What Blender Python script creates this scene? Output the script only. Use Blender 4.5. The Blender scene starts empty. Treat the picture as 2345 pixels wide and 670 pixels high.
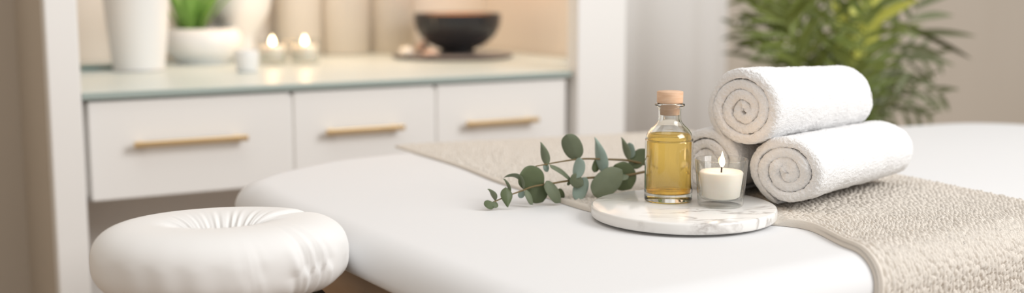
import bpy, math, random
import numpy as np
from mathutils import Vector
random.seed(7); RNG = np.random.default_rng(7)
S = bpy.context.scene
COL = S.collection
# ------------------------------------------------------------------ camera
FPX, TILT, ZC = 2700.0, math.radians(8.1), 1.035
cam = bpy.data.cameras.new('camera'); camo = bpy.data.objects.new('camera', cam); COL.objects.link(camo)
camo.location = (0, 0, ZC); camo.rotation_euler = (math.radians(90) - TILT, 0, 0)
cam.sensor_width = 36; cam.lens = 36 * FPX / 2345; cam.clip_start = 0.05
cam.dof.use_dof = True; cam.dof.focus_distance = 1.53; cam.dof.aperture_fstop = 1.9
S.camera = camo
# ------------------------------------------------------------------ light and exposure
S.view_settings.view_transform = 'Standard'; S.view_settings.look = 'None'
S.view_settings.gamma = 1; S.view_settings.use_curve_mapping = False; S.view_settings.exposure = 0.06
S.cycles.use_denoising = True
S.cycles.max_bounces = 14; S.cycles.transmission_bounces = 12; S.cycles.transparent_max_bounces = 16
W = bpy.data.worlds.new('daylight'); S.world = W; W.use_nodes = True
W.node_tree.nodes['Background'].inputs[0].default_value = (1.0, 0.972, 0.942, 1)
W.node_tree.nodes['Background'].inputs[1].default_value = 0.66
def area(name, loc, target, sx, sy, power, color):
    l = bpy.data.lights.new(name, 'AREA'); l.shape = 'RECTANGLE'; l.size = sx; l.size_y = sy; l.energy = power; l.color = color
    o = bpy.data.objects.new(name, l); COL.objects.link(o); o.location = loc
    o.rotation_euler = (Vector(target) - Vector(loc)).to_track_quat('-Z', 'Y').to_euler()
    return o
area('window_daylight', (2.8, 0.35, 2.75), (0.0, 2.0, 0.8), 1.9, 1.6, 96, (1.0, 0.99, 0.98))
area('overhead_daylight', (-0.3, 1.2, 3.2), (0.0, 1.7, 0.7), 1.6, 1.2, 8, (1.0, 0.98, 0.95))
area('alcove_light', (-0.36, 3.28, 1.62), (-0.30, 3.42, 0.8), 0.9, 0.25, 5.2, (1.0, 0.63, 0.36)).rotation_euler[2] = math.radians(30)

# ------------------------------------------------------------------ helpers
def ray(x, y):
    a = (x - 1172.5) / FPX; b = (335 - y) / FPX
    return np.array([a, math.cos(TILT) + b * math.sin(TILT), -math.sin(TILT) + b * math.cos(TILT)])
def on_z(x, y, z):
    r = ray(x, y); return np.array([0, 0, ZC]) + r * ((z - ZC) / r[2])
def at_y(x, y, Y):
    r = ray(x, y); return np.array([0, 0, ZC]) + r * (Y / r[1])
def on_plane(x, y, p, n):
    r = ray(x, y); c = np.array([0, 0, ZC]); n = np.array(n, float)
    return c + r * (np.dot(np.array(p) - c, n) / np.dot(r, n))

def new_mat(name, color, rough=0.5, metal=0.0, spec=0.5, noise=None, bump=None, **kw):
    m = bpy.data.materials.new(name); m.use_nodes = True
    nt = m.node_tree; b = nt.nodes['Principled BSDF']
    b.inputs['Base Color'].default_value = (*color, 1); b.inputs['Roughness'].default_value = rough
    b.inputs['Metallic'].default_value = metal; b.inputs['Specular IOR Level'].default_value = spec
    for k, v in kw.items(): b.inputs[k].default_value = v
    tc = nt.nodes.new('ShaderNodeTexCoord')
    if noise:
        sc, c2, stretch = noise
        mp = nt.nodes.new('ShaderNodeMapping'); mp.inputs['Scale'].default_value = stretch
        n = nt.nodes.new('ShaderNodeTexNoise'); n.inputs['Scale'].default_value = sc; n.inputs['Detail'].default_value = 5
        r = nt.nodes.new('ShaderNodeValToRGB')
        r.color_ramp.elements[0].position = .3; r.color_ramp.elements[1].position = .7
        r.color_ramp.elements[0].color = (*color, 1); r.color_ramp.elements[1].color = (*c2, 1)
        nt.links.new(tc.outputs['Object'], mp.inputs[0]); nt.links.new(mp.outputs[0], n.inputs['Vector'])
        nt.links.new(n.outputs['Fac'], r.inputs[0]); nt.links.new(r.outputs[0], b.inputs['Base Color'])
    if bump:
        sc, st, dist = bump
        n = nt.nodes.new('ShaderNodeTexNoise'); n.inputs['Scale'].default_value = sc; n.inputs['Detail'].default_value = 4
        bp = nt.nodes.new('ShaderNodeBump'); bp.inputs['Strength'].default_value = st; bp.inputs['Distance'].default_value = dist
        nt.links.new(tc.outputs['Object'], n.inputs['Vector']); nt.links.new(n.outputs['Fac'], bp.inputs['Height'])
        nt.links.new(bp.outputs[0], b.inputs['Normal'])
    return m
def hexc(h):
    v = [int(h[i:i + 2], 16) / 255 for i in (0, 2, 4)]
    return tuple(x / 12.92 if x <= .04045 else ((x + .055) / 1.055) ** 2.4 for x in v)

def mesh_obj(name, verts, faces, mat, parent=None, smooth=True, loc=None):
    me = bpy.data.meshes.new(name)
    me.from_pydata([tuple(map(float, v)) for v in verts], [], [tuple(map(int, f)) for f in faces])
    me.update()
    if smooth: me.polygons.foreach_set('use_smooth', [True] * len(me.polygons))
    if mat: me.materials.append(mat)
    o = bpy.data.objects.new(name, me); COL.objects.link(o)
    if parent: o.parent = parent
    if loc is not None: o.location = loc
    return o
def tag(o, label=None, cat=None, group=None, kind=None):
    if label: o['label'] = label
    if cat: o['category'] = cat
    if group: o['group'] = group
    if kind: o['kind'] = kind
    return o
def empty(name, loc, label, cat, group=None, rz=0):
    o = bpy.data.objects.new(name, None); COL.objects.link(o); o.location = loc; o.rotation_euler = (0, 0, rz)
    o.empty_display_size = .05
    return tag(o, label, cat, group)
def grid_faces(nu, nv, cu=False, cv=False):
    f = []
    for i in range(nu if cu else nu - 1):
        for j in range(nv if cv else nv - 1):
            a, b = i, (i + 1) % nu; c, d = j, (j + 1) % nv
            f.append((a * nv + c, b * nv + c, b * nv + d, a * nv + d))
    return f
def lathe(profile, n=64, cap0=False, cap1=False):
    V = []; m = len(profile)
    for i in range(n):
        a = 2 * math.pi * i / n
        for r, z in profile: V.append((r * math.cos(a), r * math.sin(a), z))
    F = [(a, d, c, b)[::-1] for a, b, c, d in [(q[0], q[1], q[2], q[3]) for q in grid_faces(n, m, True)]]
    F = grid_faces(n, m, True)
    if cap0: F.append([i * m for i in range(n)][::-1])
    if cap1: F.append([i * m + m - 1 for i in range(n)])
    return V, F
def smooth_profile(pts, k=6):
    """Catmull-Rom through the points"""
    P = np.array(pts, float); out = []
    for i in range(len(P) - 1):
        p0 = P[max(i - 1, 0)]; p1 = P[i]; p2 = P[i + 1]; p3 = P[min(i + 2, len(P) - 1)]
        for t in np.linspace(0, 1, k, endpoint=False):
            out.append(.5 * ((2 * p1) + (-p0 + p2) * t + (2 * p0 - 5 * p1 + 4 * p2 - p3) * t * t + (-p0 + 3 * p1 - 3 * p2 + p3) * t ** 3))
    out.append(P[-1]); return np.array(out)
def tube(pts, rad, n=8, cap=True):
    P = np.array(pts, float); N = len(P)
    R = np.full(N, rad) if np.isscalar(rad) else np.array(rad)
    V = []; up = np.array([0.13, 0.21, 0.97])
    for i in range(N):
        t = P[min(i + 1, N - 1)] - P[max(i - 1, 0)]; t = t / (np.linalg.norm(t) + 1e-9)
        a = np.cross(t, up); a /= np.linalg.norm(a) + 1e-9; b = np.cross(a, t)
        for j in range(n):
            q = 2 * math.pi * j / n; V.append(P[i] + R[i] * (a * math.cos(q) + b * math.sin(q)))
    F = grid_faces(N, n, False, True)
    if cap: F += [list(range(n))[::-1], [(N - 1) * n + j for j in range(n)]]
    return V, F
def box(x0, x1, y0, y1, z0, z1):
    V = [(x, y, z) for x in (x0, x1) for y in (y0, y1) for z in (z0, z1)]
    F = [(0, 1, 3, 2), (4, 6, 7, 5), (0, 4, 5, 1), (2, 3, 7, 6), (0, 2, 6, 4), (1, 5, 7, 3)]
    return V, F
def join(*vf):
    V = []; F = []
    for v, f in vf:
        k = len(V); V += list(v); F += [[i + k for i in q] for q in f]
    return V, F
def bevel(o, w, seg=3):
    m = o.modifiers.new('bevel', 'BEVEL'); m.width = w; m.segments = seg; m.limit_method = 'ANGLE'; return o
def subsurf(o, l=1):
    m = o.modifiers.new('subsurf', 'SUBSURF'); m.levels = l; m.render_levels = l; return o
def fix_normals(o):
    import bmesh
    bm = bmesh.new(); bm.from_mesh(o.data); bmesh.ops.recalc_face_normals(bm, faces=bm.faces); bm.to_mesh(o.data); bm.free(); return o
def oriented(V, origin, ux, uy):
    """local (x along ux, y along uy, z up) -> world"""
    o = np.array(origin); ux = np.array([*ux, 0]); uy = np.array([*uy, 0]); z = np.array([0, 0, 1.])
    return [o + ux * v[0] + uy * v[1] + z * v[2] for v in V]

# ------------------------------------------------------------------ materials
M = {}
M['sheet'] = new_mat('white_cotton', (.725, .728, .735), .85, spec=.2, bump=(1400, .15, .0006))
M['cushion'] = new_mat('cream_cotton', (.77, .762, .75), .75, spec=.25, bump=(1500, .1, .0005))
M['towel'] = new_mat('white_terry', (.86, .858, .86), .95, spec=.1, bump=(700, .8, .002))
M['white_paint'] = new_mat('white_lacquer', (.86, .845, .82), .4)
M['white_wall'] = new_mat('white_wall_paint', (.78, .75, .71), .7, bump=(200, .05, .001))
M['beige_wall'] = new_mat('beige_wall_paint', (.77, .72, .655), .8, bump=(200, .05, .001))
M['taupe_wall'] = new_mat('taupe_wall_paint', (.55, .485, .405), .8, noise=(3, (.58, .515, .435), (1, 1, .3)))
M['floor'] = new_mat('oak_floor', (.36, .25, .16), .45, noise=(6, (.28, .19, .12), (1, 9, 1)))
M['beech'] = new_mat('beech_wood', (.40, .27, .17), .5, noise=(9, (.35, .23, .14), (1, 1, 9)))
M['cork'] = new_mat('pale_wood_stopper', (.66, .42, .27), .6, noise=(60, (.74, .52, .36), (1, 1, 6)), bump=(500, .1, .0005))
M['brass'] = new_mat('brushed_brass', (.74, .55, .31), .35, metal=1.0)
M['dark_metal'] = new_mat('dark_metal', (.05, .045, .04), .45, metal=.8)
M['ceramic'] = new_mat('white_ceramic', (.80, .80, .79), .35)
M['slate'] = new_mat('black_slate', (.035, .035, .04), .35, noise=(14, (.06, .06, .065), (1, 1, 1)))
M['slate_top_sheen'] = new_mat('slate_face_painted_sheen', (.24, .215, .205), .4, noise=(14, (.30, .27, .26), (1, 1, 1)))  # lighter grey stands in for the reflection on the plate's top
M['black_bowl'] = new_mat('black_glaze', (.022, .022, .026), .28)
M['gold_glow'] = new_mat('copper_glaze_glow', (.88, .48, .20), .45, metal=.3)  # candle glow inside the bowl is put into this lining colour
M['stone'] = new_mat('pink_stone', (.62, .42, .33), .5, noise=(30, (.72, .55, .45), (1, 1, 1)))
M['wax'] = new_mat('cream_wax', (.88, .83, .75), .5, **{'Subsurface Weight': .4, 'Subsurface Radius': (.02, .014, .009), 'Subsurface Scale': .6})
M['wick'] = new_mat('charred_wick', (.05, .03, .02), .9)
M['stem'] = new_mat('brown_green_stem', (.17, .12, .045), .6)
M['soil'] = new_mat('dark_soil', (.05, .035, .025), .95)
M['leaf_dark'] = new_mat('eucalyptus_green', (.080, .102, .045), .55, noise=(40, (.10, .135, .06), (1, 1, 1)), bump=(90, .12, .001))
M['leaf_mid'] = new_mat('eucalyptus_grey_green', (.128, .155, .092), .6, noise=(40, (.16, .19, .12), (1, 1, 1)), bump=(90, .12, .001))
M['leaf_blue'] = new_mat('eucalyptus_blue_grey', (.25, .335, .29), .6, noise=(40, (.31, .40, .35), (1, 1, 1)), bump=(90, .12, .001))
M['succulent'] = new_mat('bright_leaf_green', (.15, .33, .05), .5, noise=(20, (.25, .45, .10), (1, 1, 1)))
M['palm'] = new_mat('palm_green', (.10, .15, .022), .5, noise=(6, (.20, .24, .05), (1, 1, 1)), **{'Transmission Weight': 0.0})
M['palm_yellow'] = new_mat('palm_yellow_green', (.55, .56, .10), .5)
M['palm_grey'] = new_mat('palm_dusty_green', (.15, .17, .08), .55)
M['drape'] = new_mat('cream_drape', (.86, .785, .70), .85)
M['sheer'] = new_mat('pale_grey_curtain', (.80, .785, .76), .9)
def glass_mat(name, col=(1, 1, 1), ior=1.47, rough=0.0):
    m = bpy.data.materials.new(name); m.use_nodes = True; nt = m.node_tree
    nt.nodes.clear()
    g = nt.nodes.new('ShaderNodeBsdfGlass'); g.inputs['Color'].default_value = (*col, 1); g.inputs['IOR'].default_value = ior; g.inputs['Roughness'].default_value = rough
    o = nt.nodes.new('ShaderNodeOutputMaterial'); nt.links.new(g.outputs[0], o.inputs[0]); return m
def thin_glass(name, tint):
    # thin clear walls: straight-through light plus a fresnel reflection
    m = bpy.data.materials.new(name); m.use_nodes = True; nt = m.node_tree; nt.nodes.clear()
    t = nt.nodes.new('ShaderNodeBsdfTransparent'); t.inputs[0].default_value = (*tint, 1)
    g = nt.nodes.new('ShaderNodeBsdfGlossy'); g.inputs['Roughness'].default_value = .02
    w = nt.nodes.new('ShaderNodeLayerWeight'); w.inputs[0].default_value = .5
    p = nt.nodes.new('ShaderNodeMath'); p.operation = 'POWER'; p.inputs[1].default_value = 3.0
    f = nt.nodes.new('ShaderNodeMath'); f.operation = 'MULTIPLY_ADD'; f.inputs[1].default_value = .75; f.inputs[2].default_value = .035
    nt.links.new(w.outputs['Facing'], p.inputs[0]); nt.links.new(p.outputs[0], f.inputs[0])
    x = nt.nodes.new('ShaderNodeMixShader'); o = nt.nodes.new('ShaderNodeOutputMaterial'); L = nt.links.new
    c = nt.nodes.new('ShaderNodeMix'); c.data_type = 'RGBA'; c.inputs[6].default_value = (*tint, 1); c.inputs[7].default_value = (.92, .935, .925, 1)
    L(p.outputs[0], c.inputs[0]); L(c.outputs[2], t.inputs[0])
    L(f.outputs[0], x.inputs[0]); L(t.outputs[0], x.inputs[1]); L(g.outputs[0], x.inputs[2]); L(x.outputs[0], o.inputs[0]); return m
M['glass'] = thin_glass('clear_glass', (.97, .975, .97))
def oil_mat():
    m = glass_mat('golden_oil', (.97, .83, .42), 1.30); nt = m.node_tree
    g = [n for n in nt.nodes if n.type == 'BSDF_GLASS'][0]; o = [n for n in nt.nodes if n.type == 'OUTPUT_MATERIAL'][0]
    t = nt.nodes.new('ShaderNodeBsdfTransparent'); t.inputs[0].default_value = (.95, .80, .37, 1)
    x = nt.nodes.new('ShaderNodeMixShader'); x.inputs[0].default_value = .55
    nt.links.new(t.outputs[0], x.inputs[1]); nt.links.new(g.outputs[0], x.inputs[2]); nt.links.new(x.outputs[0], o.inputs[0]); return m
M['oil'] = oil_mat()
M['bottle_glass'] = glass_mat('bottle_glass', (.985, .99, .985), 1.45)
M['teal_glass'] = new_mat('teal_glass', (.06, .16, .15), .1)
M['counter_glass'] = new_mat('pale_green_glass', (.63, .71, .69), .35, spec=.6)
M['counter_edge'] = new_mat('green_glass_edge', (.36, .43, .40), .15)
def emit(name, col, s):
    m = bpy.data.materials.new(name); m.use_nodes = True; nt = m.node_tree; nt.nodes.clear()
    e = nt.nodes.new('ShaderNodeEmission'); e.inputs[0].default_value = (*col, 1); e.inputs[1].default_value = s
    o = nt.nodes.new('ShaderNodeOutputMaterial'); nt.links.new(e.outputs[0], o.inputs[0]); return m
M['flame'] = emit('candle_flame', (1.0, .72, .42), 9)
M['flame_far'] = emit('tealight_flame', (1.0, .76, .45), 14)
def marble():
    m = new_mat('white_marble', (.80, .78, .75), .16)
    nt = m.node_tree; b = nt.nodes['Principled BSDF']; tc = [n for n in nt.nodes if n.type == 'TEX_COORD'][0]
    n1 = nt.nodes.new('ShaderNodeTexNoise'); n1.inputs['Scale'].default_value = 9; n1.inputs['Detail'].default_value = 7; n1.inputs['Distortion'].default_value = 1.4
    mp = nt.nodes.new('ShaderNodeMapping'); mp.inputs['Scale'].default_value = (1, 2.2, 1); mp.inputs['Rotation'].default_value = (.3, .2, .7)
    s = nt.nodes.new('ShaderNodeMath'); s.operation = 'SUBTRACT'; s.inputs[1].default_value = .5
    a = nt.nodes.new('ShaderNodeMath'); a.operation = 'ABSOLUTE'
    r = nt.nodes.new('ShaderNodeValToRGB'); r.color_ramp.elements[0].color = (*hexc('a39b95'), 1); r.color_ramp.elements[1].color = (.80, .785, .76, 1)
    r.color_ramp.elements[1].position = .045
    n2 = nt.nodes.new('ShaderNodeTexNoise'); n2.inputs['Scale'].default_value = 7; r2 = nt.nodes.new('ShaderNodeValToRGB')
    r2.color_ramp.elements[0].position = .48; r2.color_ramp.elements[1].position = .66
    mx = nt.nodes.new('ShaderNodeMix'); mx.data_type = 'RGBA'; mx.inputs[6].default_value = (.80, .785, .76, 1)
    L = nt.links.new
    L(tc.outputs['Object'], mp.inputs[0]); L(mp.outputs[0], n1.inputs['Vector']); L(n1.outputs['Fac'], s.inputs[0]); L(s.outputs[0], a.inputs[0]); L(a.outputs[0], r.inputs[0])
    L(tc.outputs['Object'], n2.inputs['Vector']); L(n2.outputs['Fac'], r2.inputs[0]); L(r2.outputs[0], mx.inputs[0]); L(r.outputs[0], mx.inputs[7]); L(mx.outputs[2], b.inputs['Base Color'])
    return m
M['marble'] = marble()
M['runner'] = new_mat('oatmeal_knit', (.70, .65, .585), .95, spec=.1, bump=(900, .5, .001))
M['runner_hem'] = new_mat('oatmeal_hem', (.58, .53, .46), .95, spec=.1, bump=(900, .5, .001))

# ================================================================== the setting
U = np.array([.869, .495]); N = np.array([.495, -.869])        # along the counter, and out of its front
CL = on_z(190, 213, .81)[:2]; CLEN = 1.125; CR = CL + U * CLEN
def P2(u, n, z=0): q = CL + U * u + N * n; return np.array([q[0], q[1], z])
def ubox(u0, u1, n0, n1, z0, z1):
    V, F = box(u0, u1, n0, n1, z0, z1); return [P2(v[0], v[1], v[2]) for v in V], F
def struct(name, V, F, mat, smooth=False):
    o = mesh_obj(name, V, F, mat, smooth=smooth); fix_normals(o); return tag(o, kind='structure')
DEPTH = .92
struct('floor', *box(-3, 4, -1.5, 6, -.05, 0), M['floor'])
struct('wall_back', *ubox(-.36, 1.45, -DEPTH - .08, -DEPTH, 0, 2.6), M['beige_wall'])
struct('wall_alcove', *ubox(1.40, 1.45, -DEPTH, -.25, 0, 2.6), M['beige_wall'])
bevel(struct('trim_1', *ubox(-.067, -.006, -.025, .02, 0, 2.6), M['white_paint']), .004)
struct('wall_partition_shade', *ubox(-.066, -.006, -.42, -.0255, 0, 2.6), M['taupe_wall'])  # side of the white post; its shade is put into the taupe colour
bevel(struct('trim_2', *ubox(CLEN + .022, CLEN + .165, -.02, .03, 0, 2.6), M['white_paint']), .004)
struct('wall_left', *ubox(-1.6, -.02, -.50, -.4205, 0, 2.6), M['taupe_wall'])
struct('wall_light_block', *box(-1.41, -1.35, -1.4, 2.75, 0, 2.6), M['taupe_wall'])  # unseen wall added to block sky light from the left
struct('wall_right', *ubox(1.45, CLEN + 3.2, -DEPTH - .08, -DEPTH, 0, 2.6), M['taupe_wall'])

# ------------------------------------------------------------------ floating drawer console
con = empty('drawer_console', P2(CLEN / 2, -.25, 0), 'white console with three brass handled drawers under the pale glass top', 'console')
def child(name, VF, mat, parent, smooth=False, bev=None):
    p = Vector(parent.location); q = parent
    while q.parent: q = q.parent; p = p + Vector(q.location)
    V, F = VF
    o = mesh_obj(name, [Vector(v) - p for v in map(lambda a: tuple(map(float, a)), V)], F, mat, parent, smooth); fix_normals(o)
    if bev: bevel(o, bev)
    return o
ZT, ZB = .797, .587
child('carcass', join(ubox(CLEN + .018, 1.26, -.30, -.05, ZT - .03, ZT), ubox(CLEN + .018, 1.39, -.86, -.30, ZT - .03, ZT), ubox(0, CLEN + .018, -.86, -.022, ZT - .012, ZT), ubox(0, CLEN + .018, -.86, -.022, ZB, ZB + .014),
      ubox(0, .016, -.86, -.022, ZB, ZT), ubox(CLEN + .002, CLEN + .018, -.86, -.022, ZB, ZT), ubox(0, CLEN + .018, -.86, -.845, ZB, ZT)), M['white_paint'], con, bev=.002)
def leg_at(u, n): return ubox(u - .018, u + .018, n - .018, n + .018, 0, ZB)
for u, n in ((CLEN - .02, -.06), (.03, -.82), (CLEN - .02, -.82)): child('leg', leg_at(u, n), M['white_paint'], con, bev=.002)
splits = [0.004, .430, .775, CLEN + .012]
for u in (.013, splits[1], splits[2], CLEN + .006): child('gap_brightener', ubox(u - .0036, u + .0036, -.10, -.005, ZB + .015, ZT - .013), M['white_paint'], con)  # white strips added in the drawer gaps to lighten their shade
child('added_bright_panel', ubox(.016, CLEN + .002, -.345, -.33, .06, ZB), M['white_paint'], con)  # added white panel catches the key light, brightening the space under the drawers
hand = [((307, 330), (567, 316)), ((748, 302), (925, 291)), ((1070, 285), (1232, 272))]
for k in range(3):
    a, b = splits[k] + .004, splits[k + 1] - .004
    d = child('drawer', ubox(a, b, -.022, 0, ZB + .003, ZT - .006), M['white_paint'], con, bev=.003)
    p0, p1 = [on_plane(*h, P2(0, .022), (*N, 0)) for h in hand[k]]
    z = (p0[2] + p1[2]) / 2; u0 = np.dot(p0[:2] - CL, U); u1 = np.dot(p1[:2] - CL, U)
    h = child('handle', join(ubox(u0, u1, .018, .030, z - .006, z + .006), ubox(u0 + .012, u0 + .022, 0, .02, z - .005, z + .005), ubox(u1 - .022, u1 - .012, 0, .02, z - .005, z + .005)), M['brass'], d, bev=.0015)
    h['label'] = 'brass bar handle'
top = mesh_obj('glass_worktop', *join(ubox(-.004, CLEN + .018, -DEPTH + .003, .012, ZT, .811), ubox(CLEN + .018, 1.27, -.26, -.03, ZT, .811), ubox(CLEN + .018, 1.395, -DEPTH + .003, -.26, ZT, .811)), M['counter_glass'], smooth=False); fix_normals(top); bevel(top, .002)
top.data.materials.append(M['counter_edge'])
for p in top.data.polygons:
    if abs(p.normal.z) < .5: p.material_index = 1
tag(top, 'pale green glass top running along the white drawer console', 'worktop')
ZS = .811

# ------------------------------------------------------------------ things on the glass top
def cpt(x, y): return on_z(x, y, ZS)
def standing(name, p, label, cat, group=None): return empty(name, p, label, cat, group)
def lathe_obj(name, prof, mat, parent=None, n=48, loc=None, **k):
    V, F = lathe(prof, n, **k); o = mesh_obj(name, V, F, mat, parent, True, loc); fix_normals(o); return o
def pxm(p): return FPX / (p[1] * math.cos(TILT) + (ZC - p[2]) * math.sin(TILT))   # pixels per metre there
# white tapered vase
p = cpt(319, 160); s = pxm(p)
prof = smooth_profile([(0, .002), (54 / s, .002), (57 / s, .006), (60 / s, .03), (66 / s, .09), (71 / s, .15), (76 / s, .23), (78 / s, .26), (75 / s, .262), (72 / s, .25), (66 / s, .16), (52 / s, .02), (0, .018)])
v = lathe_obj('tapered_vase', prof, M['ceramic'], loc=p); tag(v, 'tall white tapered vase at the left end of the glass top', 'vase')
# bowl planter with a leafy plant
p = cpt(468, 144); s = pxm(p)
pl = empty('bowl_planter', p, 'wide white bowl planter holding a bright green leafy plant', 'planter')
prof = smooth_profile([(0, .001), (52 / s, .001), (58 / s, .006), (80 / s, .03), (88 / s, .055), (84 / s, .078), (74 / s, .092), (70 / s, .093), (69 / s, .09), (76 / s, .07), (60 / s, .03), (0, .02)])
lathe_obj('bowl', prof, M['ceramic'], pl)
lathe_obj('soil', [(0, .074), (70 / s, .074)], M['soil'], pl)
def blade(base, d, L, w, bend, fold=.15, n=9, side=None):
    """a pointed leaf; base, direction d, bends towards gravity"""
    d = np.array(d, float); d /= np.linalg.norm(d); P = [np.array(base, float)]; D = [d]
    for i in range(n):
        d = d + np.array([0, 0, -bend / n]); d /= np.linalg.norm(d); P.append(P[-1] + d * L / n); D.append(d)
    V = []
    for i, (q, d) in enumerate(zip(P, D)):
        t = i / n; ww = w * (math.sin(math.pi * min(1, t * .92 + .08)) ** .8 if t < 1 else .02)
        sd = np.cross(d, [0, 0, 1]) if side is None else np.array(side, float); sd = sd - d * np.dot(sd, d)
        sd /= np.linalg.norm(sd) + 1e-9; up = np.cross(sd, d)
        for k, off in ((-1, 1), (-.5, .3), (0, 0), (.5, .3), (1, 1)): V.append(q + sd * ww * k + up * ww * fold * off)
    return V, grid_faces(n + 1, 5)
def solid(o, t):
    m = o.modifiers.new('solid', 'SOLIDIFY'); m.thickness = t; m.offset = 0; return o
for i in range(15):
    a = i * 2.4; r = .012 * math.sqrt(i % 5)
    dx = math.cos(a) * (.35 + .25 * (i % 3)); dy = math.sin(a) * .5
    VF = blade((r * math.cos(a) - .032, r * math.sin(a), .07), (dx, dy, 1.25), .13 + .03 * (i % 3), .017, .35, .3)
    subsurf(solid(mesh_obj('leaf', *VF, M['succulent'], pl), .0012))
# big round vase behind
p = cpt(546, 136); s = pxm(p)
prof = smooth_profile([(0, .002), (32 / s, .002), (36 / s, .008), (38 / s, .06), (54 / s, .095), (72 / s, .135), (82 / s, .20), (76 / s, .25), (52 / s, .285), (40 / s, .30), (44 / s, .318), (39 / s, .318), (34 / s, .30), (44 / s, .28), (66 / s, .24), (70 / s, .17), (40 / s, .10), (0, .09)])
v = lathe_obj('round_vase', prof, M['ceramic'], loc=p); tag(v, 'large white vase on a narrow foot behind the leafy bowl planter', 'vase')
# clear glass jar far left
p = cpt(214, 138); s = pxm(p)
prof = [(0, .002), (30 / s, .002), (32 / s, .008), (33 / s, .16), (31 / s, .17), (29 / s, .16), (28.5 / s, .012), (0, .012)]
v = lathe_obj('glass_jar', prof, M['glass'], loc=p); tag(v, 'clear glass jar beside the white post, left of the tapered vase', 'jar')
# teal block
p = cpt(226, 158)
q = np.dot(p[:2] - CL, U), np.dot(p[:2] - CL, N)
v = mesh_obj('glass_coaster', *ubox(q[0] - .045, q[0] + .04, q[1] - .04, q[1] + .03, ZS, ZS + .011), M['teal_glass'], smooth=False); fix_normals(v); bevel(v, .002)
tag(v, 'dark teal glass coaster lying between white post and tapered vase', 'coaster')
# small ceramic jar
p = cpt(566, 164); s = pxm(p)
v = lathe_obj('small_cup', smooth_profile([(0, .001), (20 / s, .001), (24 / s, .006), (28 / s, .035), (27 / s, .05), (25 / s, .05), (24 / s, .03), (0, .01)]), M['ceramic'], loc=p)
tag(v, 'small white cup between leafy bowl planter and the lit tealights', 'cup')
def flame_vf(h, r):
    return lathe(smooth_profile([(0, 0), (r * .6, h * .10), (r, h * .30), (r * .75, h * .55), (r * .3, h * .82), (0.0001, h)]), 16)
def votive(x, y, label, first=None):
    p = cpt(x, y); s = pxm(p)
    t = empty('tealight_candle', p, label, 'candle', 'lit tealights in glass cups')
    R = 35 / s; H = 56 / s
    lathe_obj('glass_cup', [(0, .001), (R * .86, .001), (R * .92, .004), (R, H), (R * .96, H + .001), (R * .92, H), (R * .84, .009), (0, .009)], M['glass'], t)
    lathe_obj('wax', [(0, .010), (R * .78, .010), (R * .86, H * .72), (R * .82, H * .75), (0, H * .73)], M['wax'], t)
    mesh_obj('wick', *tube([(0, 0, H * .68), (0.0005, 0, H * .82)], .001, 6), M['wick'], t)
    mesh_obj('flame', *flame_vf(.026, .0075), M['flame_far'], t, loc=(0, 0, H * .78))
    l = bpy.data.lights.new('flame_glow', 'POINT'); l.energy = .12; l.color = (1, .6, .3); l.shadow_soft_size = .012
    lo = bpy.data.objects.new('flame_glow', l); COL.objects.link(lo); lo.location = Vector(p) + Vector((0, -.0, H * .78 + .04))
votive(625, 147, 'lit tealight in a glass cup beside the small white cup')
votive(699, 146, 'lit tealight in a glass cup, the one nearer the black bowl')
# slate plate, stones, bowl
p = cpt(1037, 131); s = pxm(p)
pr = 138 / s
v = lathe_obj('slate_plate', [(0, 0), (pr * .93, 0), (pr * .985, .003), (pr, .007), (pr * .985, .0095), (0, .0095)], M['slate'], loc=p)
v.data.materials.append(M['slate_top_sheen'])
for q_ in v.data.polygons:
    if q_.normal.z > .9: q_.material_index = 1
tag(v, 'round dark slate plate under the black bowl', 'plate')
bp = p + np.array([.012, .035, .0097])
bw = empty('footed_bowl', bp, 'black footed bowl with candle glow coloured into its copper lining on the slate plate', 'bowl'); bw.scale = (1.02, 1.02, 1.2)
k = 1 / s
lathe_obj('bowl', smooth_profile([(0, .001), (38 * k, .001), (40 * k, .004), (39 * k, .010), (60 * k, .020), (84 * k, .042), (96 * k, .068), (98 * k, .092), (97 * k, .095), (95.5 * k, .093), (93 * k, .070), (80 * k, .045), (50 * k, .025), (0, .02)]), M['black_bowl'], bw)
lathe_obj('lining', smooth_profile([(94.6 * k, .0925), (92 * k, .070), (79 * k, .047), (49 * k, .027), (0, .022)]), M['gold_glow'], bw)['label'] = 'copper lining coloured with candle glow'
def pebble(x, y, rx, ry, rz, name, label, mat, cat='stone', group=None):
    q = on_z(x, y, ZS + .0096); V, F = lathe([(max(1e-5, math.sin(math.pi * i / 12)), -math.cos(math.pi * i / 12)) for i in range(13)], 20)
    V = [(a * rx * (1 + .1 * math.sin(3 * c + a * 4)), b * ry, (c + .92) * rz * (1 + .08 * math.sin(a * 5))) for a, b, c in V]
    o = mesh_obj(name, V, F, mat, loc=q); fix_normals(o); tag(o, label, cat, group)
pebble(932, 128, .021, .018, .014, 'pebble', 'cream pebble at the outer edge of the slate plate', M['wax'])
pebble(987, 130, .022, .017, .011, 'pebble', 'pinkish pebble in front of the black bowl foot', M['stone'])
pebble(968, 121, .020, .020, .018, 'pebble', 'brownish pebble half behind the other two on the slate plate', M['stone'])

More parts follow.
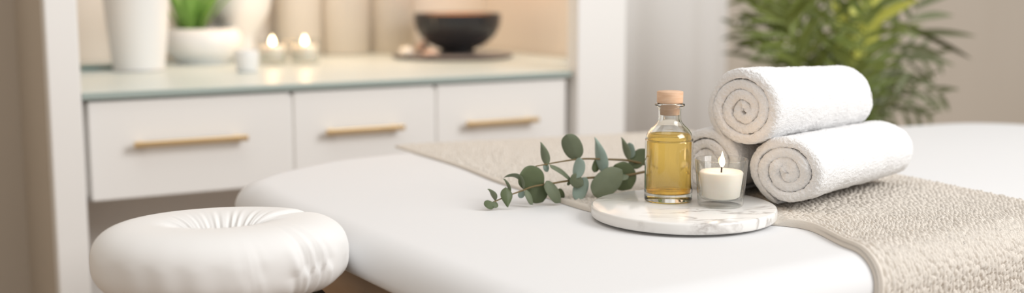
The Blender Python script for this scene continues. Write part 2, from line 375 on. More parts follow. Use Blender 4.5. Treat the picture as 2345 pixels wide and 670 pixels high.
# ------------------------------------------------------------------ drape at the back of the alcove
def curtain(name, u0, u1, n0, z0, z1, mat, label, folds):
    us = np.linspace(u0, u1, 360); V = []
    for u in us:
        d = sum(a * math.cos(2 * math.pi * (u - c) / w) if abs(u - c) < w / 2 else -a for c, w, a in folds) / 1.0
        for z in (z0, (z0 + z1) / 2, z1): V.append(P2(u, n0 + d, z))
    o = mesh_obj(name, V, grid_faces(len(us), 3), mat); solid(o, .003); tag(o, label, 'curtain'); return o
def ub(x, n): # u of the pixel column on the plane at offset n behind the counter front
    q = on_plane(x, 80, P2(0, n), (*N, 0)); return float(np.dot(q[:2] - CL, U))
n0 = -DEPTH + .07
f = []
for c0, c1 in ((640, 742), (742, 850), (858, 955)):
    a, b = ub(c0, n0), ub(c1, n0); f.append(((a + b) / 2, (b - a), .028))
def drape_depth(u):
    for c, w, a in f:
        if abs(u - c) <= w / 2: return a * (2 * math.sqrt(max(0, 1 - (2 * (u - c) / w) ** 2)) - 1)
    return -.028
us = np.linspace(ub(640, n0), ub(958, n0), 300)
V = [P2(u, n0 + drape_depth(u), z) for u in us for z in (ZS + .002, 1.2, 1.7)]
o = mesh_obj('curtain', V, grid_faces(len(us), 3), M['drape']); solid(o, .002)
tag(o, 'cream curtain in broad round folds behind the tealights', 'curtain')
# pale curtain right of the column
g0 = -.80
us = np.linspace(ub(1395, g0), ub(1665, g0), 300)
V = [P2(u, g0 + .010 * math.sin(u * 38 + 1.2 * math.sin(u * 17)) + .010 * math.sin(u * 13), z) for u in us for z in (.02, 1.0, 2.2)]
o = mesh_obj('curtain', V, grid_faces(len(us), 3), M['sheer']); solid(o, .002)
tag(o, 'pale grey curtain hanging between the white column and the palm', 'curtain')

# ================================================================== massage table
ZTOP = .72
ctrl = [tuple(on_z(537, 470, ZTOP - .035)[:2]), tuple(on_z(549, 442, ZTOP - .024)[:2]), tuple(on_z(585, 416, ZTOP - .016)[:2])]
ctrl += [tuple(on_z(x, y, ZTOP - .012)[:2]) for x, y in ((650, 395), (740, 377), (850, 364), (945, 356), (1180, 348), (1420, 339), (1750, 316), (2070, 294), (2200, 288), (2345, 292))]
ctrl += [(1.235, 2.50), (1.36, 2.40), (1.48, 2.24), (1.52, 2.10), (1.45, 1.99), (1.30, 1.885), (1.00, 1.688), (.70, 1.490), (.383, 1.281), (.20, 1.160), (.11, 1.115), (.04, 1.115), (-.02, 1.150), (-.115, 1.290), (-.26, 1.512), (-.345, 1.640)]
def closed_spline(pts, n):
    P = np.array(pts, float); m = len(P); out = []
    for i in range(m):
        p0, p1, p2, p3 = P[i - 1], P[i], P[(i + 1) % m], P[(i + 2) % m]
        for t in np.linspace(0, 1, 24, endpoint=False):
            out.append(.5 * ((2 * p1) + (-p0 + p2) * t + (2 * p0 - 5 * p1 + 4 * p2 - p3) * t * t + (-p0 + 3 * p1 - 3 * p2 + p3) * t ** 3))
    Q = np.array(out); Qc = np.vstack([Q, Q[:1]]); L = np.r_[0, np.cumsum(np.linalg.norm(np.diff(Qc, axis=0), axis=1))]
    s = np.linspace(0, L[-1], n, endpoint=False)
    R = np.c_[np.interp(s, L, Qc[:, 0]), np.interp(s, L, Qc[:, 1])]
    for _ in range(6): R = .5 * R + .25 * (np.roll(R, 1, 0) + np.roll(R, -1, 0))
    return R
OUT = closed_spline(ctrl, 560)
tg = np.roll(OUT, -1, 0) - np.roll(OUT, 1, 0); tg /= np.linalg.norm(tg, axis=1)[:, None]
INN = np.c_[tg[:, 1], -tg[:, 0]]                                   # towards the middle (outline runs clockwise)
if np.dot(INN[0], OUT.mean(0) - OUT[0]) < 0: INN = -INN
def ring_stack(prof, wob=None):
    V = []
    for k, (ins, z) in enumerate(prof):
        for i in range(len(OUT)):
            q = OUT[i] + INN[i] * ins; dz = 0
            if wob is not None:
                w = wob(i, k, ins, z); q = q + INN[i] * w
            V.append((q[0], q[1], z))
    return V
RH, RV = .050, .040
prof = [(.012, ZTOP - .050), (.004, ZTOP - .047), (0, ZTOP - .042)]
for a in np.linspace(0, math.pi / 2, 14)[1:]:
    prof.append((RH * (1 - math.cos(a)), ZTOP - RV + RV * math.sin(a)))
prof += [(.056, ZTOP)]
def wob(i, k, ins, z):
    # soft tension creases at the rounded corners of the fitted sheet
    x, y = OUT[i]; w = 0
    for cx, cy, r, n, a in ((OUT[0][0], OUT[0][1], .13, 46, .0022), (.05, 1.13, .16, 40, .0035)):
        d = math.hypot(x - cx, y - cy)
        if d < r and ins < .06: w += a * (1 - d / r) * math.sin(i * .9 + 1.3 * math.sin(i * .37)) * min(1, ins / .02 + .3) * (1 - ins / .06)
    return w
n = len(OUT); V = ring_stack(prof, wob)
F = []
for k in range(len(prof) - 1):
    for i in range(n): F.append((k * n + i, k * n + (i + 1) % n, (k + 1) * n + (i + 1) % n, (k + 1) * n + i))
cen = np.array([.5, 1.80, ZTOP]); last = [np.array(v) for v in V[-n:]]
for sc in (.9, .7, .45, .2):
    k = len(V) // n - 1
    V += [cen + (v - cen) * sc for v in last]
    for i in range(n): F.append((k * n + i, k * n + (i + 1) % n, (k + 1) * n + (i + 1) % n, (k + 1) * n + i))
F.append(list(range(len(V) - n, len(V))))
o = mesh_obj('fitted_sheet', V, F, M['sheet']); fix_normals(o)
tag(o, 'smooth white fitted sheet stretched over the massage table', 'sheet')
tb = empty('massage_table', (.5, 1.75, 0), 'wooden framed massage table under the white fitted sheet', 'table')
def ring_solid(i0, z0, z1, mat, name):
    V = []; 
    for z in (z0, z1):
        for i in range(n): q = OUT[i] + INN[i] * i0; V.append((q[0] - .5, q[1] - 1.75, z))
    F = [(i, (i + 1) % n, n + (i + 1) % n, n + i) for i in range(n)] + [list(range(n))[::-1], [n + i for i in range(n)]]
    o = mesh_obj(name, V, F, mat, tb); fix_normals(o); return o
ring_solid(.055, ZTOP - .048, ZTOP - .004, M['sheet'], 'padding')
ring_solid(.050, ZTOP - .145, ZTOP - .0485, M['beech'], 'frame')
for x, y in ((-.16, 1.68), (.10, 1.32), (1.05, 2.33), (1.25, 1.95)):
    a = box(x - .5 - .02, x - .5 + .02, y - 1.75 - .025, y - 1.75 + .025, 0, ZTOP - .145)
    o = mesh_obj('leg', *a, M['beech'], tb, False); fix_normals(o); bevel(o, .003)

# ------------------------------------------------------------------ face cradle
cc = np.array([-.348, 1.385, .707]); ea = math.radians(18); EA, EB = .091, .068
eu = np.array([math.cos(ea), math.sin(ea)]); ev = np.array([-math.sin(ea), math.cos(ea)])
cr = empty('face_cradle', (*cc[:2], .60), 'white padded face cradle with a gathered centre hole at the table end', 'headrest')
NP, NQ = 420, 72; V = []
def cush(ph, q, extra=0):
    gap = math.exp(-((math.atan2(math.sin(ph - .42), math.cos(ph - .42))) / .085) ** 2)
    hw = .060 * (1 - .30 * gap); hv = .043 * (1 - .30 * gap) 
    c, s_ = math.cos(q), math.sin(q)
    e = .80
    x = hw * math.copysign(abs(c) ** e, c); z = hv * math.copysign(abs(s_) ** e, s_)
    inner = max(0, -c) ** 1.2; outer = max(0, c) ** 1.5
    wr = .0026 * inner * (math.sin(ph * 34 + 1.6 * math.sin(ph * 5)) + .5 * math.sin(ph * 57 + 2))
    win = math.exp(-((math.atan2(math.sin(ph + .80), math.cos(ph + .80))) / .40) ** 2)
    wr += .0042 * outer * win * (math.sin(ph * 27 + 1.6 * q + 2.6 * math.sin(ph * 9 + 1)) ** 3) * (.4 + .6 * (1 if s_ < .5 else .5))
    wr += .0006 * outer * math.sin(ph * 17 + 2 * math.sin(ph * 3) + q) * (1 if s_ < .2 else .2)
    nx, nz = (c, s_)
    x += nx * (wr + extra); z += nz * (wr + extra) * .6
    rad = eu * (EA * math.cos(ph)) + ev * (EB * math.sin(ph))
    nrm = eu * (math.cos(ph) / EA) + ev * (math.sin(ph) / EB); nrm /= np.linalg.norm(nrm)
    pp = rad + nrm * x
    along = np.dot(pp, eu)
    return (pp[0], pp[1], z - .012 * pp[1] + cc[2] - .60)
for i in range(NP):
    for j in range(NQ): V.append(cush(2 * math.pi * i / NP, 2 * math.pi * j / NQ))
o = mesh_obj('cushion', V, grid_faces(NP, NQ, True, True), M['cushion'], cr); fix_normals(o)
pts = [cush(ph, math.pi - .42, .0018) for ph in np.linspace(0, 2 * math.pi, 200)]
o = mesh_obj('seam', *tube(pts, .0013, 6, False), M['cushion'], cr)
for sgn in (-.05, .05):
    b0 = eu * .02 + ev * sgn; b1 = eu * .26 + ev * sgn
    o = mesh_obj('support_rod', *tube([(b0[0], b0[1], .03), (b1[0] * .5 + b0[0] * .5, b1[1] * .5 + b0[1] * .5, .018), (b1[0], b1[1], .022)], .007, 10), M['dark_metal'], cr)
o = mesh_obj('base_plate', *lathe([(0, .030), (.13, .030), (.135, .036), (.13, .048), (0, .048)], 40), M['dark_metal'], cr); fix_normals(o); o.scale = (.95, .95, 1)

# ================================================================== runner
left = [(950, 352), (1050, 383), (1140, 419), (1240, 450), (1335, 481), (1440, 505), (1560, 512), (1680, 512), (1770, 516), (1850, 527), (1912, 556)]
LP = np.array([on_z(x, y, ZTOP)[:2] for x, y in left])
LP = np.vstack([[on_z(905, 338, ZTOP)[:2]], LP])
# both edges continue over the near edge of the table; far start on the far edge
far_n = np.argmin(np.linalg.norm(OUT - LP[0], axis=1))
RP0 = on_z(2080, 409, ZTOP)[:2]; RP1 = on_z(2345, 465, ZTOP)[:2]
# the path of a warp thread in the plane, then folded over the near side of the table
near_p = np.array([.383, 1.281]); near_d = np.array([.834, .551]); near_d /= np.linalg.norm(near_d); near_in = np.array([-near_d[1], near_d[0]])
def dist_near(q): return np.dot(q - near_p, near_in)
def resample(P, n):
    P = np.array(P); L = np.r_[0, np.cumsum(np.linalg.norm(np.diff(P, axis=0), axis=1))]
    s = np.linspace(0, L[-1], n); return np.c_[[np.interp(s, L, P[:, k]) for k in range(P.shape[1])]].T
Lp = smooth_profile(LP, 10)
Ldir = np.array([.58, -.81]); 
Lend = Lp[-1]
Lp = np.vstack([Lp, [Lend + (Lend - Lp[-2]) / np.linalg.norm(Lend - Lp[-2]) * t for t in (.02,)]])
def extend(P, d, target):  # lengthen an edge until its signed distance from the near edge is `target`
    t = (dist_near(P[-1]) - target) / -np.dot(d, near_in); return np.vstack([P, [P[-1] + d * t]])
dl = np.array([.30, -.954])
Lp = extend(Lp, dl, -.42)
rd = RP1 - RP0; rd /= np.linalg.norm(rd)
R_far = RP0 - rd * .62
Rp = extend(np.array([R_far, RP0, RP1]), rd, -.42)
NT, NS = 900, 420
def split_resample(P, n):
    # share rows so that both edges reach the table's near edge on the same row
    P = resample(P, 4000); dn = np.array([dist_near(q) for q in P]); k = int(np.argmax(dn < 0.0)); 
    a = resample(P[:k + 1], int(n * .62)); b = resample(P[k:], n - int(n * .62) + 1)[1:]
    return np.vstack([a, b])
LA, RA = split_resample(Lp, NT), split_resample(Rp, NT)
sv = np.linspace(0, 1, NS); tv = np.arange(NT)
XY = LA[:, None, :] * (1 - sv)[None, :, None] + RA[:, None, :] * sv[None, :, None]
D = (XY[..., 0] - near_p[0]) * near_in[0] + (XY[..., 1] - near_p[1]) * near_in[1]
# fold: signed flat distance -> (distance in from edge, height)
e0 = RH; arc = (RH + RV) / 2 * math.pi / 2
g = e0 - D                                                           # length past the start of the curve
th = np.clip(g / arc, 0, 1) * math.pi / 2
ins = np.where(g < 0, D, np.where(g < arc, RH * (1 - np.sin(th)), 0.0))
zz = np.where(g < 0, ZTOP, np.where(g < arc, ZTOP - RV + RV * np.cos(th), ZTOP - RV - (g - arc)))
base = XY - D[..., None] * near_in
pos = np.dstack([base[..., 0] + ins * near_in[0], base[..., 1] + ins * near_in[1], zz])
# normals of the fold
nz = np.where(g < 0, 1.0, np.cos(th)); nh = np.where(g < 0, 0.0, np.sin(th))
nrm = np.dstack([-near_in[0] * nh, -near_in[1] * nh, nz])
# cloth coordinates in metres (constant width in the cloth even where it is gathered)
wid = .56
cs = sv[None, :] * wid * np.ones((NT, 1))
ct = np.r_[0, np.cumsum(np.linalg.norm(np.diff(pos[:, NS // 2], axis=0), axis=1))][:, None] * np.ones((1, NS))
def hash2(i, j, k): 
    v = np.sin(i * 127.1 + j * 311.7 + k * 74.7) * 43758.5453; return v - np.floor(v)
def cells(x, y, sx, sy, jit=.8):
    """distance to the nearest and second nearest jittered stitch, elongated along y"""
    X, Y = x / sx, y / sy; 
    ix, iy = np.floor(X), np.floor(Y); d1 = np.full(X.shape, 9.); d2 = np.full(X.shape, 9.); hid = np.zeros(X.shape)
    for a in (-1, 0, 1):
        for b in (-1, 0, 1):
            cx = ix + a; cy = iy + b
            px_ = cx + .5 + jit * (hash2(cx, cy, 1) - .5); py = cy + .5 + .45 * (cx % 2) - .22 + jit * (hash2(cx, cy, 2) - .5)
            d = np.hypot(X - px_, Y - py); m = d < d1
            d2 = np.where(m, d1, np.minimum(d2, d)); d1 = np.where(m, d, d1); hid = np.where(m, hash2(cx, cy, 5), hid)
    return d1, d2, hid
shx = cs + .35 * ct + .0012 * np.sin(ct * 160)
d1, d2, hid = cells(shx, ct - .10 * cs, .0050, .0118, .75)
stitch = np.clip((d2 - d1) / .42, 0, 1) ** .7
hgt = (.0050 + .0016 * (hid - .5)) * stitch
# gathered pleats towards the left edge on the near half
gather = np.clip((ct - ct.max() * .34) / (ct.max() * .15), 0, 1)
pe = np.exp(-(cs / .10) ** 2)
ple = gather * np.exp(-(cs / .05) ** 2) * .0060 * np.sqrt(np.abs(np.sin(math.pi * (cs / .0125 + .12 * np.sin(ct * 11)))))
hgt = hgt * (1 - .7 * gather * np.exp(-(cs / .03) ** 2))
hem = (cs < .008) | (cs > wid - .008)
hgt = np.where(hem, .0030 * (1 - (np.minimum(cs, wid - cs) / .008 - .5) ** 2 * 2), hgt)
tray_c = on_z(1565, 464, ZTOP + .021); press = np.clip((np.hypot(pos[..., 0] - tray_c[0], pos[..., 1] - tray_c[1]) - .124) / .012, 0, 1)
lift = (.0022 + hgt + ple) * press + .0030 * (1 - press)              # lies flat under the weight of the tray
pos = pos + nrm * lift[..., None]
# thickness: a skirt row down to the sheet on both long edges
edgeL = pos[:, :1] - nrm[:, :1] * (lift[:, :1, None] - .0004); edgeR = pos[:, -1:] - nrm[:, -1:] * (lift[:, -1:, None] - .0004)
pos = np.concatenate([edgeL, pos, edgeR], axis=1); NS2 = NS + 2
me = bpy.data.meshes.new('table_runner'); nv = NT * NS2
i, j = np.meshgrid(np.arange(NT - 1), np.arange(NS2 - 1), indexing='ij'); a = (i * NS2 + j).ravel()
quads = np.c_[a, a + 1, a + NS2 + 1, a + NS2].astype(np.int32)
me.vertices.add(nv); me.vertices.foreach_set('co', pos.reshape(-1).astype(np.float32))
me.loops.add(quads.size); me.loops.foreach_set('vertex_index', quads.ravel())
me.polygons.add(len(quads)); me.polygons.foreach_set('loop_start', np.arange(0, quads.size, 4, dtype=np.int32)); me.polygons.foreach_set('loop_total', np.full(len(quads), 4, np.int32))
me.update(calc_edges=True); me.polygons.foreach_set('use_smooth', np.ones(len(quads), bool))
me.materials.append(M['runner']); 
rn = bpy.data.objects.new('table_runner', me); COL.objects.link(rn)
tag(rn, 'oatmeal chunky knit runner laid across the white sheeted table', 'runner')

# ================================================================== marble tray and what stands on it
tc = on_z(1565, 464, ZTOP + .021); s = pxm(tc); TR = 211 / s
tc[2] = ZTOP + .0036; TT = .0150
v = lathe_obj('marble_tray', [(0, 0), (TR - .003, 0), (TR - .001, .001), (TR, .003), (TR, TT - .003), (TR - .0009, TT - .0009), (TR - .003, TT), (0, TT)], M['marble'], n=160, loc=tc)
tag(v, 'round white marble tray with grey veins on the massage table', 'tray')
ZR = tc[2] + TT + .0003
# bottle
bpz = on_z(1530, 457, ZR); s = pxm(bpz); bt = empty('oil_bottle', bpz, 'clear glass bottle of golden oil with a wooden stopper', 'bottle')
R = 54.5 / s; bt.scale = (1, 1, .94)
outer = [(0, .0015), (R * .70, .0012), (R * .86, .0), (R * .95, .002), (R, .008), (R, .080), (R * .985, .089), (R * .93, .096), (R * .80, .1025), (R * .63, .108), (R * .50, .114), (R * .472, .120), (R * .47, .131), (R * .50, .1335), (R * .60, .1350), (R * .625, .1372), (R * .60, .1392)]
inner = [(R * .50, .1398), (R * .425, .138), (R * .42, .120), (R * .45, .1135), (R * .58, .1065), (R * .76, .1005), (R * .88, .0945), (R * .925, .088), (R * .935, .080), (R * .935, .018), (R * .90, .0135), (R * .75, .0115), (0, .0125)]
def smo(p, k=4): return [tuple(q) for q in smooth_profile(p, k)]
lathe_obj('glass_body', smo(outer, 4) + smo(inner, 4), M['bottle_glass'], bt, n=96)
i2 = [(0, .0128), (R * .75, .0118), (R * .898, .0138), (R * .9335, .018), (R * .9335, .080), (R * .9235, .088), (R * .885, .0938), (R * .84, .0968)]
lathe_obj('oil', smo(i2, 4) + [(R * .81, .0962), (0, .0960)], M['oil'], bt, n=96)['label'] = 'golden oil'
ck = lathe_obj('stopper', [(0, .1232), (R * .395, .1232), (R * .41, .1242), (R * .418, .1385), (R * .45, .1400), (R * .53, .1402), (R * .54, .1412), (R * .545, .1555), (R * .535, .1565), (0, .1565)], M['cork'], bt, n=64)
ck['label'] = 'pale wooden stopper'
# candle in a glass
cp = on_z(1650, 469, ZR); s = pxm(cp); cd = empty('glass_candle', cp, 'lit cream candle in a straight clear glass on the marble tray', 'candle')
r0, r1, H = 52 / s, 60 / s, 106 / (s * .985)
def gl(r, z): return r0 + (r1 - r0) * z / H - (r0 - r)
prof = [(0, .001), (r0 * .86, .0008), (r0 * .94, 0), (r0, .003), (r0 + .0008, .012), (r1, H - .001), (r1 - .0008, H), (r1 - .0018, H - .001), (r0 - .0010, .014), (r0 - .004, .0095), (0, .0095)]
lathe_obj('glass', prof, M['glass'], cd, n=96)
wz = 78 / (s * .985)
lathe_obj('wax', [(0, .0105), (r0 - .009, .0105), (r0 - .0055, .0125), (r0 - .0012, wz - .002), (r0 - .0030, wz), (r0 - .009, wz - .0012), (0, wz - .0020)], M['wax'], cd, n=64)
o = mesh_obj('wick', *tube([(0, 0, wz - .003), (.0003, 0, wz + .004), (.001, 0, wz + .0095)], .0011, 8), M['wick'], cd)
mesh_obj('flame', *flame_vf(.0215, .0038), M['flame'], cd, loc=(.0008, 0, wz + .0045))
l = bpy.data.lights.new('flame_light', 'POINT'); l.energy = .05; l.color = (1, .62, .32); l.shadow_soft_size = .006
lo = bpy.data.objects.new('flame_light', l); COL.objects.link(lo); lo.location = Vector(cp) + Vector((0, 0, wz + .035))

# ================================================================== rolled towels
def towel(p_front, d, L, rx, rz, turns, end_ang, zc, label, taper=1.0, seed=0, yaw=0):
    """spiral of thick terry: p_front = centre of the end face, d = axis direction (XY)"""
    rg = np.random.default_rng(seed)
    R = 1.0; pitch = .0150 / ((rx + rz) / 2); h = pitch * .5
    n = int(turns * 72); r_out = R - h; V = []; K = 22
    th = np.linspace(0, turns * 2 * math.pi, n)
    r = r_out - pitch * (turns * 2 * math.pi - th) / (2 * math.pi)
    r = np.maximum(r, .045)
    ph1, ph2 = rg.uniform(0, 6, 2)
    d3 = np.array([d[0], d[1], 0.]); d3 /= np.linalg.norm(d3); a3 = np.array([d3[1], -d3[0], 0.]); z3 = np.array([0, 0, 1.])
    sec = []
    hb = .0062                                                   # how far the folded edge bulges, in metres
    for q in np.linspace(-math.pi / 2, math.pi / 2, 11): sec.append((math.sin(q), -1, math.cos(q)))
    for l in np.linspace(0, 1, 32)[1:-1]: sec.append((1, l, 0))
    for q in np.linspace(math.pi / 2, -math.pi / 2, 9): sec.append((math.sin(q), 2, math.cos(q)))
    for l in np.linspace(1, 0, 32)[1:-1]: sec.append((-1, l, 0))
    m = len(sec)
    for i in range(n):
        ang = end_ang - (th[-1] - th[i])
        wav = .0016 * math.sin(3 * ang + ph1) + .0012 * math.sin(5 * th[i] / 3 + ph2)
        inset = .004 * (1 - r[i]) - .003 * math.exp(-((1 - r[i] - h) / .12) ** 2) * -1
        rr = r[i] + .012 * math.sin(2.3 * th[i] + ph2) * (1 - r[i])
        tipf = min(1, (n - 1 - i) / 5.0 + .25) if True else 1
        tip0 = min(1, i / 4.0 + .3)
        for (tn, l, bl) in sec:
            e = math.copysign(abs(tn) ** .7, tn)
            rad = rr + e * h * min(tipf, tip0) * .985
            if l == -1: ll = inset + wav + (hb * (1 - bl ** .8)) 
            elif l == 2: ll = L - wav - hb * (1 - bl ** .8)
            else: ll = hb + inset + (L - 2 * hb - inset) * l
            # the outer edge of the roll is rounder
            edge = max(0, rad - .62)
            if l == -1: ll += .010 * edge ** 2 / .14 
            if l == 2: ll -= .030 * edge ** 2 / .14
            tp = 1 - (1 - taper) * ll / L
            V.append(np.array([p_front[0], p_front[1], zc]) + d3 * ll + a3 * (rad * math.cos(ang) * rx * tp) + z3 * (rad * math.sin(ang) * rz * tp - (1 - tp) * rz * .9))
    F = grid_faces(n, m, False, True) + [list(range(m))[::-1], [(n - 1) * m + j for j in range(m)]]
    o = mesh_obj('rolled_towel', V, F, M['towel']); fix_normals(o)
    subsurf(o, 2)
    t = bpy.data.textures.new('terry', 'CLOUDS'); t.noise_scale = .0032; t.noise_depth = 2
    dm = o.modifiers.new('terry', 'DISPLACE'); dm.texture = t; dm.strength = .0024; dm.mid_level = .5; dm.texture_coords = 'OBJECT' if False else 'LOCAL'
    t2 = bpy.data.textures.new('soft', 'CLOUDS'); t2.noise_scale = .035; dm2 = o.modifiers.new('soft', 'DISPLACE'); dm2.texture = t2; dm2.strength = .004; dm2.mid_level = .5; dm2.texture_coords = 'LOCAL'
    tag(o, label, 'towel', 'rolled white towels in a small pyramid'); return o
ZRN = ZTOP + .0055
ax = np.array([.66, .75]); ax /= np.linalg.norm(ax); pr_ = np.array([ax[1], -ax[0]])
c1 = on_z(1794, 485, ZRN)[:2]
towel(c1, ax, .315, .0635, .0535, 3.9, math.radians(-104), ZRN + .0535, 'rolled white towel at the lower front, on the knit runner', .95, 1)
c2 = c1 - pr_ * .122
towel(c2, ax, .29, .0600, .0550, 3.7, math.radians(-78), ZRN + .0550, 'rolled white towel half hidden behind the oil bottle and candle', .95, 2)
c3 = at_y(1697, 250, 1.590); 
towel(c3[:2], np.array([.70, .71]), .285, .0665, .0620, 3.8, math.radians(-118), c3[2], 'rolled white towel lying on top of the other two', .90, 3)

# ================================================================== eucalyptus
def eu_leaf(parent, base, tip, w, mat, roll=0.0, cup=.18, curl=0.0, point=.5, y0=0, y1=0, origin=None):
    """base, tip: world points; w: half width; roll turns the blade about its own axis"""
    A = np.array(base); B = np.array(tip); ax_ = B - A; L = np.linalg.norm(ax_); ax_ = ax_ / L
    view = A - np.array([0, 0, ZC]); view /= np.linalg.norm(view)
    sd = np.cross(ax_, view); sd /= np.linalg.norm(sd); nn = np.cross(sd, ax_)
    sd2 = sd * math.cos(roll) + nn * math.sin(roll); nn2 = np.cross(sd2, ax_)
    V = []; m = 14; K = 9
    for i in range(m + 1):
        t = i / m; x = 2 * t - 1
        ww = w * max(0.0, 1 - abs(x) ** 2.2) ** .5 * (1 + .25 * (point - .5) * -x)
        if point > .8: ww = w * (math.sin(math.pi * t ** .75)) ** 1.0 * (1 - .15 * t)
        q = A + ax_ * L * t + nn2 * L * curl * math.sin(math.pi * t)
        for k in range(K):
            s_ = k / (K - 1) * 2 - 1
            V.append(q + sd2 * ww * s_ + nn2 * (cup * w * (s_ * s_) * (1 if ww > .0001 else 0) - .02 * w * (1 if k == 4 else 0)) - np.array(origin))
    o = mesh_obj('leaf', V, grid_faces(m + 1, K), mat, parent); solid(o, .0005); subsurf(o, 1); return o
def sprig(stem_px, Yf, label, leaves, r0_=.0012):
    pts = np.array([at_y(x, y, Yf(x)) for x, y in stem_px]); org = np.array([*pts[0][:2], ZTOP])
    sp = empty('eucalyptus_sprig', org, label, 'plant', 'eucalyptus sprigs beside the bottle')
    P = smooth_profile(pts, 6) - org
    mesh_obj('stem', *tube(P, np.linspace(.0008, .0019, len(P)) * (r0_ / .0012), 8), M['stem'], sp)
    for (bx, by, tx, ty, w, mt, roll, cup, curl, point, dy0, dy1) in leaves:
        b = at_y(bx, by, Yf(bx) + dy0); t = at_y(tx, ty, Yf(tx) + dy1)
        if t[2] < ZTOP + .004: t[2] = ZTOP + .004
        wm = w / pxm((b + t) / 2) / max(.3, abs(math.cos(roll)))
        eu_leaf(sp, b, t, wm, M[mt], roll, cup, curl, point, origin=org)
YL = lambda x: 1.588 + (x - 1110) / 365 * .105
low = [(1112, 471), (1139, 458), (1168, 446), (1198, 435), (1223, 426), (1273, 418), (1309, 412), (1345, 407), (1395, 404), (1435, 401), (1480, 392)]
L_ = [
 (1125, 460, 1116, 485, 13, 'leaf_dark', .2, .15, 0, .5, -.002, -.004),
 (1130, 460, 1138, 482, 7, 'leaf_dark', .6, .2, 0, .5, .0, -.006),
 (1134, 460, 1116, 432, 7, 'leaf_mid', .9, .3, .12, .9, .002, .004),
 (1158, 428, 1163, 476, 15, 'leaf_dark', .3, .25, -.08, .9, 0, -.012),
 (1166, 446, 1152, 408, 4, 'leaf_mid', 1.1, .4, .1, .9, 0, .01),
 (1200, 434, 1153, 406, 5, 'leaf_mid', 1.25, .3, .30, .7, .002, .016),
 (1199, 436, 1190, 453, 8, 'leaf_blue', .2, .2, 0, .5, .004, .006),
 (1204, 434, 1220, 470, 7, 'leaf_mid', .8, .3, -.05, .8, -.003, -.008),
 (1246, 421, 1190, 398, 30, 'leaf_dark', .1, .12, .04, .5, .004, .003),
 (1222, 424, 1243, 465, 24, 'leaf_dark', .15, .14, 0, .5, .006, .004),
 (1250, 414, 1284, 474, 14, 'leaf_mid', .7, .25, -.05, .5, -.004, -.010),
 (1278, 432, 1291, 467, 9, 'leaf_dark', .3, .2, 0, .5, .010, .012),
 (1309, 412, 1299, 424, 4, 'leaf_dark', .3, .2, 0, .6, .0, .002),
 (1318, 408, 1327, 360, 14, 'leaf_blue', .5, .25, .08, .5, -.004, -.002),
 (1308, 402, 1336, 424, 15, 'leaf_mid', .3, .2, .1, .5, -.007, -.009),
 (1343, 405, 1322, 473, 17, 'leaf_blue', .3, .28, .10, .5, -.005, -.012),
 (1425, 388, 1358, 446, 29, 'leaf_mid', .15, .16, .03, .5, -.010, -.016),
 (1400, 404, 1440, 402, 8, 'leaf_mid', .9, .2, 0, .6, -.004, -.006),
 (1408, 376, 1446, 432, 32, 'leaf_dark', .1, .14, .03, .5, .004, .002),
]
sprig(low, YL, 'lower eucalyptus sprig with its small tip resting on the white sheet', L_)
YU = lambda x: 1.630 + (x - 1220) / 255 * .078
upp = [(1227, 380), (1259, 374), (1288, 369), (1316, 365), (1345, 363), (1377, 364), (1410, 365), (1438, 367), (1474, 375), (1500, 384)]
U_ = [
 (1252, 381, 1237, 324, 11, 'leaf_mid', .5, .3, .05, .9, 0, .004),
 (1249, 374, 1254, 393, 7, 'leaf_blue', .5, .2, 0, .8, .002, .002),
 (1258, 376, 1310, 412, 5, 'leaf_mid', 1.15, .3, -.08, .6, -.004, -.012),
 (1324, 366, 1297, 307, 23, 'leaf_mid', .15, .14, .03, .5, .003, .006),
 (1383, 402, 1361, 313, 15, 'leaf_blue', .45, .3, .06, .85, -.006, -.002),
 (1376, 358, 1360, 394, 10, 'leaf_dark', .3, .2, 0, .5, .008, .006),
 (1440, 368, 1422, 313, 9, 'leaf_mid', .5, .3, .05, .9, 0, .004),
 (1446, 362, 1441, 326, 10, 'leaf_blue', .4, .2, 0, .5, .010, .012),
 (1445, 384, 1477, 340, 18, 'leaf_dark', .2, .18, .03, .5, .002, .004),
]
sprig(upp, YU, 'upper eucalyptus sprig arching behind the other one towards the bottle', U_)

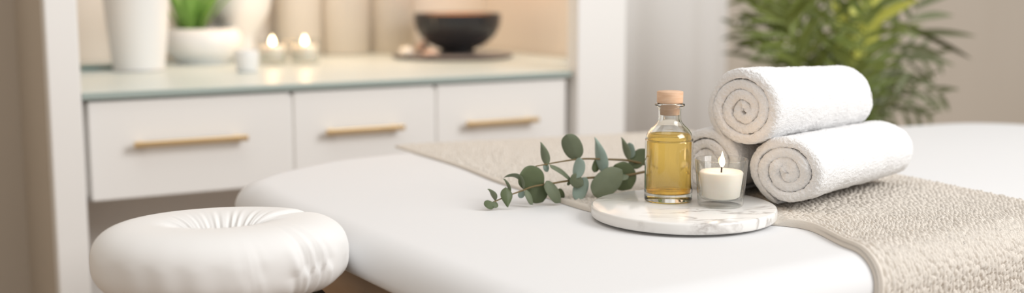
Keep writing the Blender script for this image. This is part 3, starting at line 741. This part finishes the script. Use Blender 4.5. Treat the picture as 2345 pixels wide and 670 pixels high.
# ================================================================== palm behind the table
pb = np.array([.80, 3.05, 0]); pm = empty('potted_palm', pb, 'leafy green potted palm behind the foot of the massage table', 'plant')
lathe_obj('pot', smooth_profile([(0, .0), (.10, .0), (.11, .01), (.135, .22), (.14, .25), (.128, .25), (.12, .22), (0, .21)]), M['ceramic'], pm)
lathe_obj('soil', [(0, .222), (.122, .222)], M['soil'], pm)
def frond(px, dy, mat, n=20, llen=.135, lw=.0062, start=.25, asc=1.0, droop=.5, stem_w=.004):
    pts = [np.array([pb[0] + .02 * dy, pb[1] + .1 * dy, .21])] + [at_y(x, y, 3.05 + dy * t) for (x, y), t in zip(px, (.4, .7, 1, 1.2, 1.3))]
    P = smooth_profile([p - pb for p in pts], 14); m = len(P) - 1
    parts = [tube(P, np.linspace(stem_w, .0012, m + 1), 6)]
    L = np.r_[0, np.cumsum(np.linalg.norm(np.diff(P, axis=0), axis=1))]
    for k in range(n):
        t = start + (1 - start) * k / (n - 1); i = min(m - 1, int(np.searchsorted(L, t * L[-1]))); i = max(i, 1)
        d = P[i + 1] - P[i - 1]; d /= np.linalg.norm(d)
        sd = np.cross(d, [random.uniform(-.35, .35), 1, random.uniform(-.3, .3)]); sd /= np.linalg.norm(sd); up = np.cross(sd, d)
        ll = llen * (math.sin(math.pi * (.18 + .74 * (t - start) / (1 - start))) ** .6)
        for sg in (-1, 1):
            dd = d * asc * random.uniform(.7, 1.2) + sd * sg * random.uniform(.5, 1.1) + up * random.uniform(-.6, .6) + np.array([0, 0, random.uniform(-.5, .35)])
            parts.append(blade(P[i], dd, ll * random.uniform(.8, 1.15), lw * random.uniform(.8, 1.2), droop * random.uniform(.4, 1.3), .22, 6, side=(random.uniform(-.5, .5) + dd[2], random.uniform(-.5, .5), -dd[0])))
    V, F = join(*parts); return mesh_obj('frond', V, F, mat, pm)
G, Yl, Gr = M['palm'], M['palm_yellow'], M['palm_grey']
for px, dy, mt, kw in (
    ([(1866, 300), (1800, 150), (1745, 10), (1700, -110)], .10, G, dict(n=44)),
    ([(1876, 300), (1830, 150), (1790, 0), (1765, -140)], -.12, G, dict(n=46)),
    ([(1880, 300), (1850, 150), (1825, 0), (1810, -150)], .02, G, dict(n=44)),
    ([(1890, 300), (1872, 150), (1858, 0), (1850, -160)], .20, G, dict(n=38)),
    ([(1905, 300), (1912, 150), (1915, 0), (1920, -160)], -.05, G, dict(n=38)),
    ([(1915, 300), (1945, 150), (1965, 0), (1980, -150)], .12, G, dict(n=44)),
    ([(1920, 300), (1958, 190), (1985, 60), (2010, -90)], -.15, G, dict(n=44)),
    ([(1925, 300), (1975, 170), (2020, 40), (2075, -80)], .05, G, dict(n=30, llen=.16)),
    ([(1870, 310), (1790, 190), (1735, 110), (1690, 60)], .22, Gr, dict(n=12, start=.5, llen=.13)),
    ([(1918, 300), (1950, 120), (1990, -10), (2005, -160)], .0, Yl, dict(n=8, start=.62, llen=.16, lw=.013, asc=1.6)),
    ([(1940, 300), (2005, 170), (2070, 70), (2130, -40)], .08, Gr, dict(n=11, start=.55, llen=.17, lw=.011)),
    ([(1935, 310), (2000, 215), (2070, 150), (2140, 130)], .12, Gr, dict(n=11, start=.45, llen=.14, droop=.9)),
    ([(1940, 320), (2015, 245), (2085, 205), (2150, 215)], -.05, Gr, dict(n=11, start=.45, llen=.13, droop=.9)),
    ([(1940, 330), (2000, 285), (2060, 255), (2125, 262)], .15, Gr, dict(n=10, start=.45, llen=.12, droop=.8)),
    ([(1930, 320), (1965, 230), (2010, 180), (2060, 170)], .25, Gr, dict(n=10, start=.35, llen=.12)),
): frond(px, dy, mt, **kw)
q0 = at_y(2078, 62, 3.05) - pb; q1 = at_y(2228, 134, 3.0) - pb; dq = q1 - q0
mesh_obj('leaf', *blade(q0, dq / np.linalg.norm(dq) + np.array([0, 0, .12]), float(np.linalg.norm(dq)), .012, .25, .25, 8, side=(dq[2], .3, -dq[0])), Gr, pm)
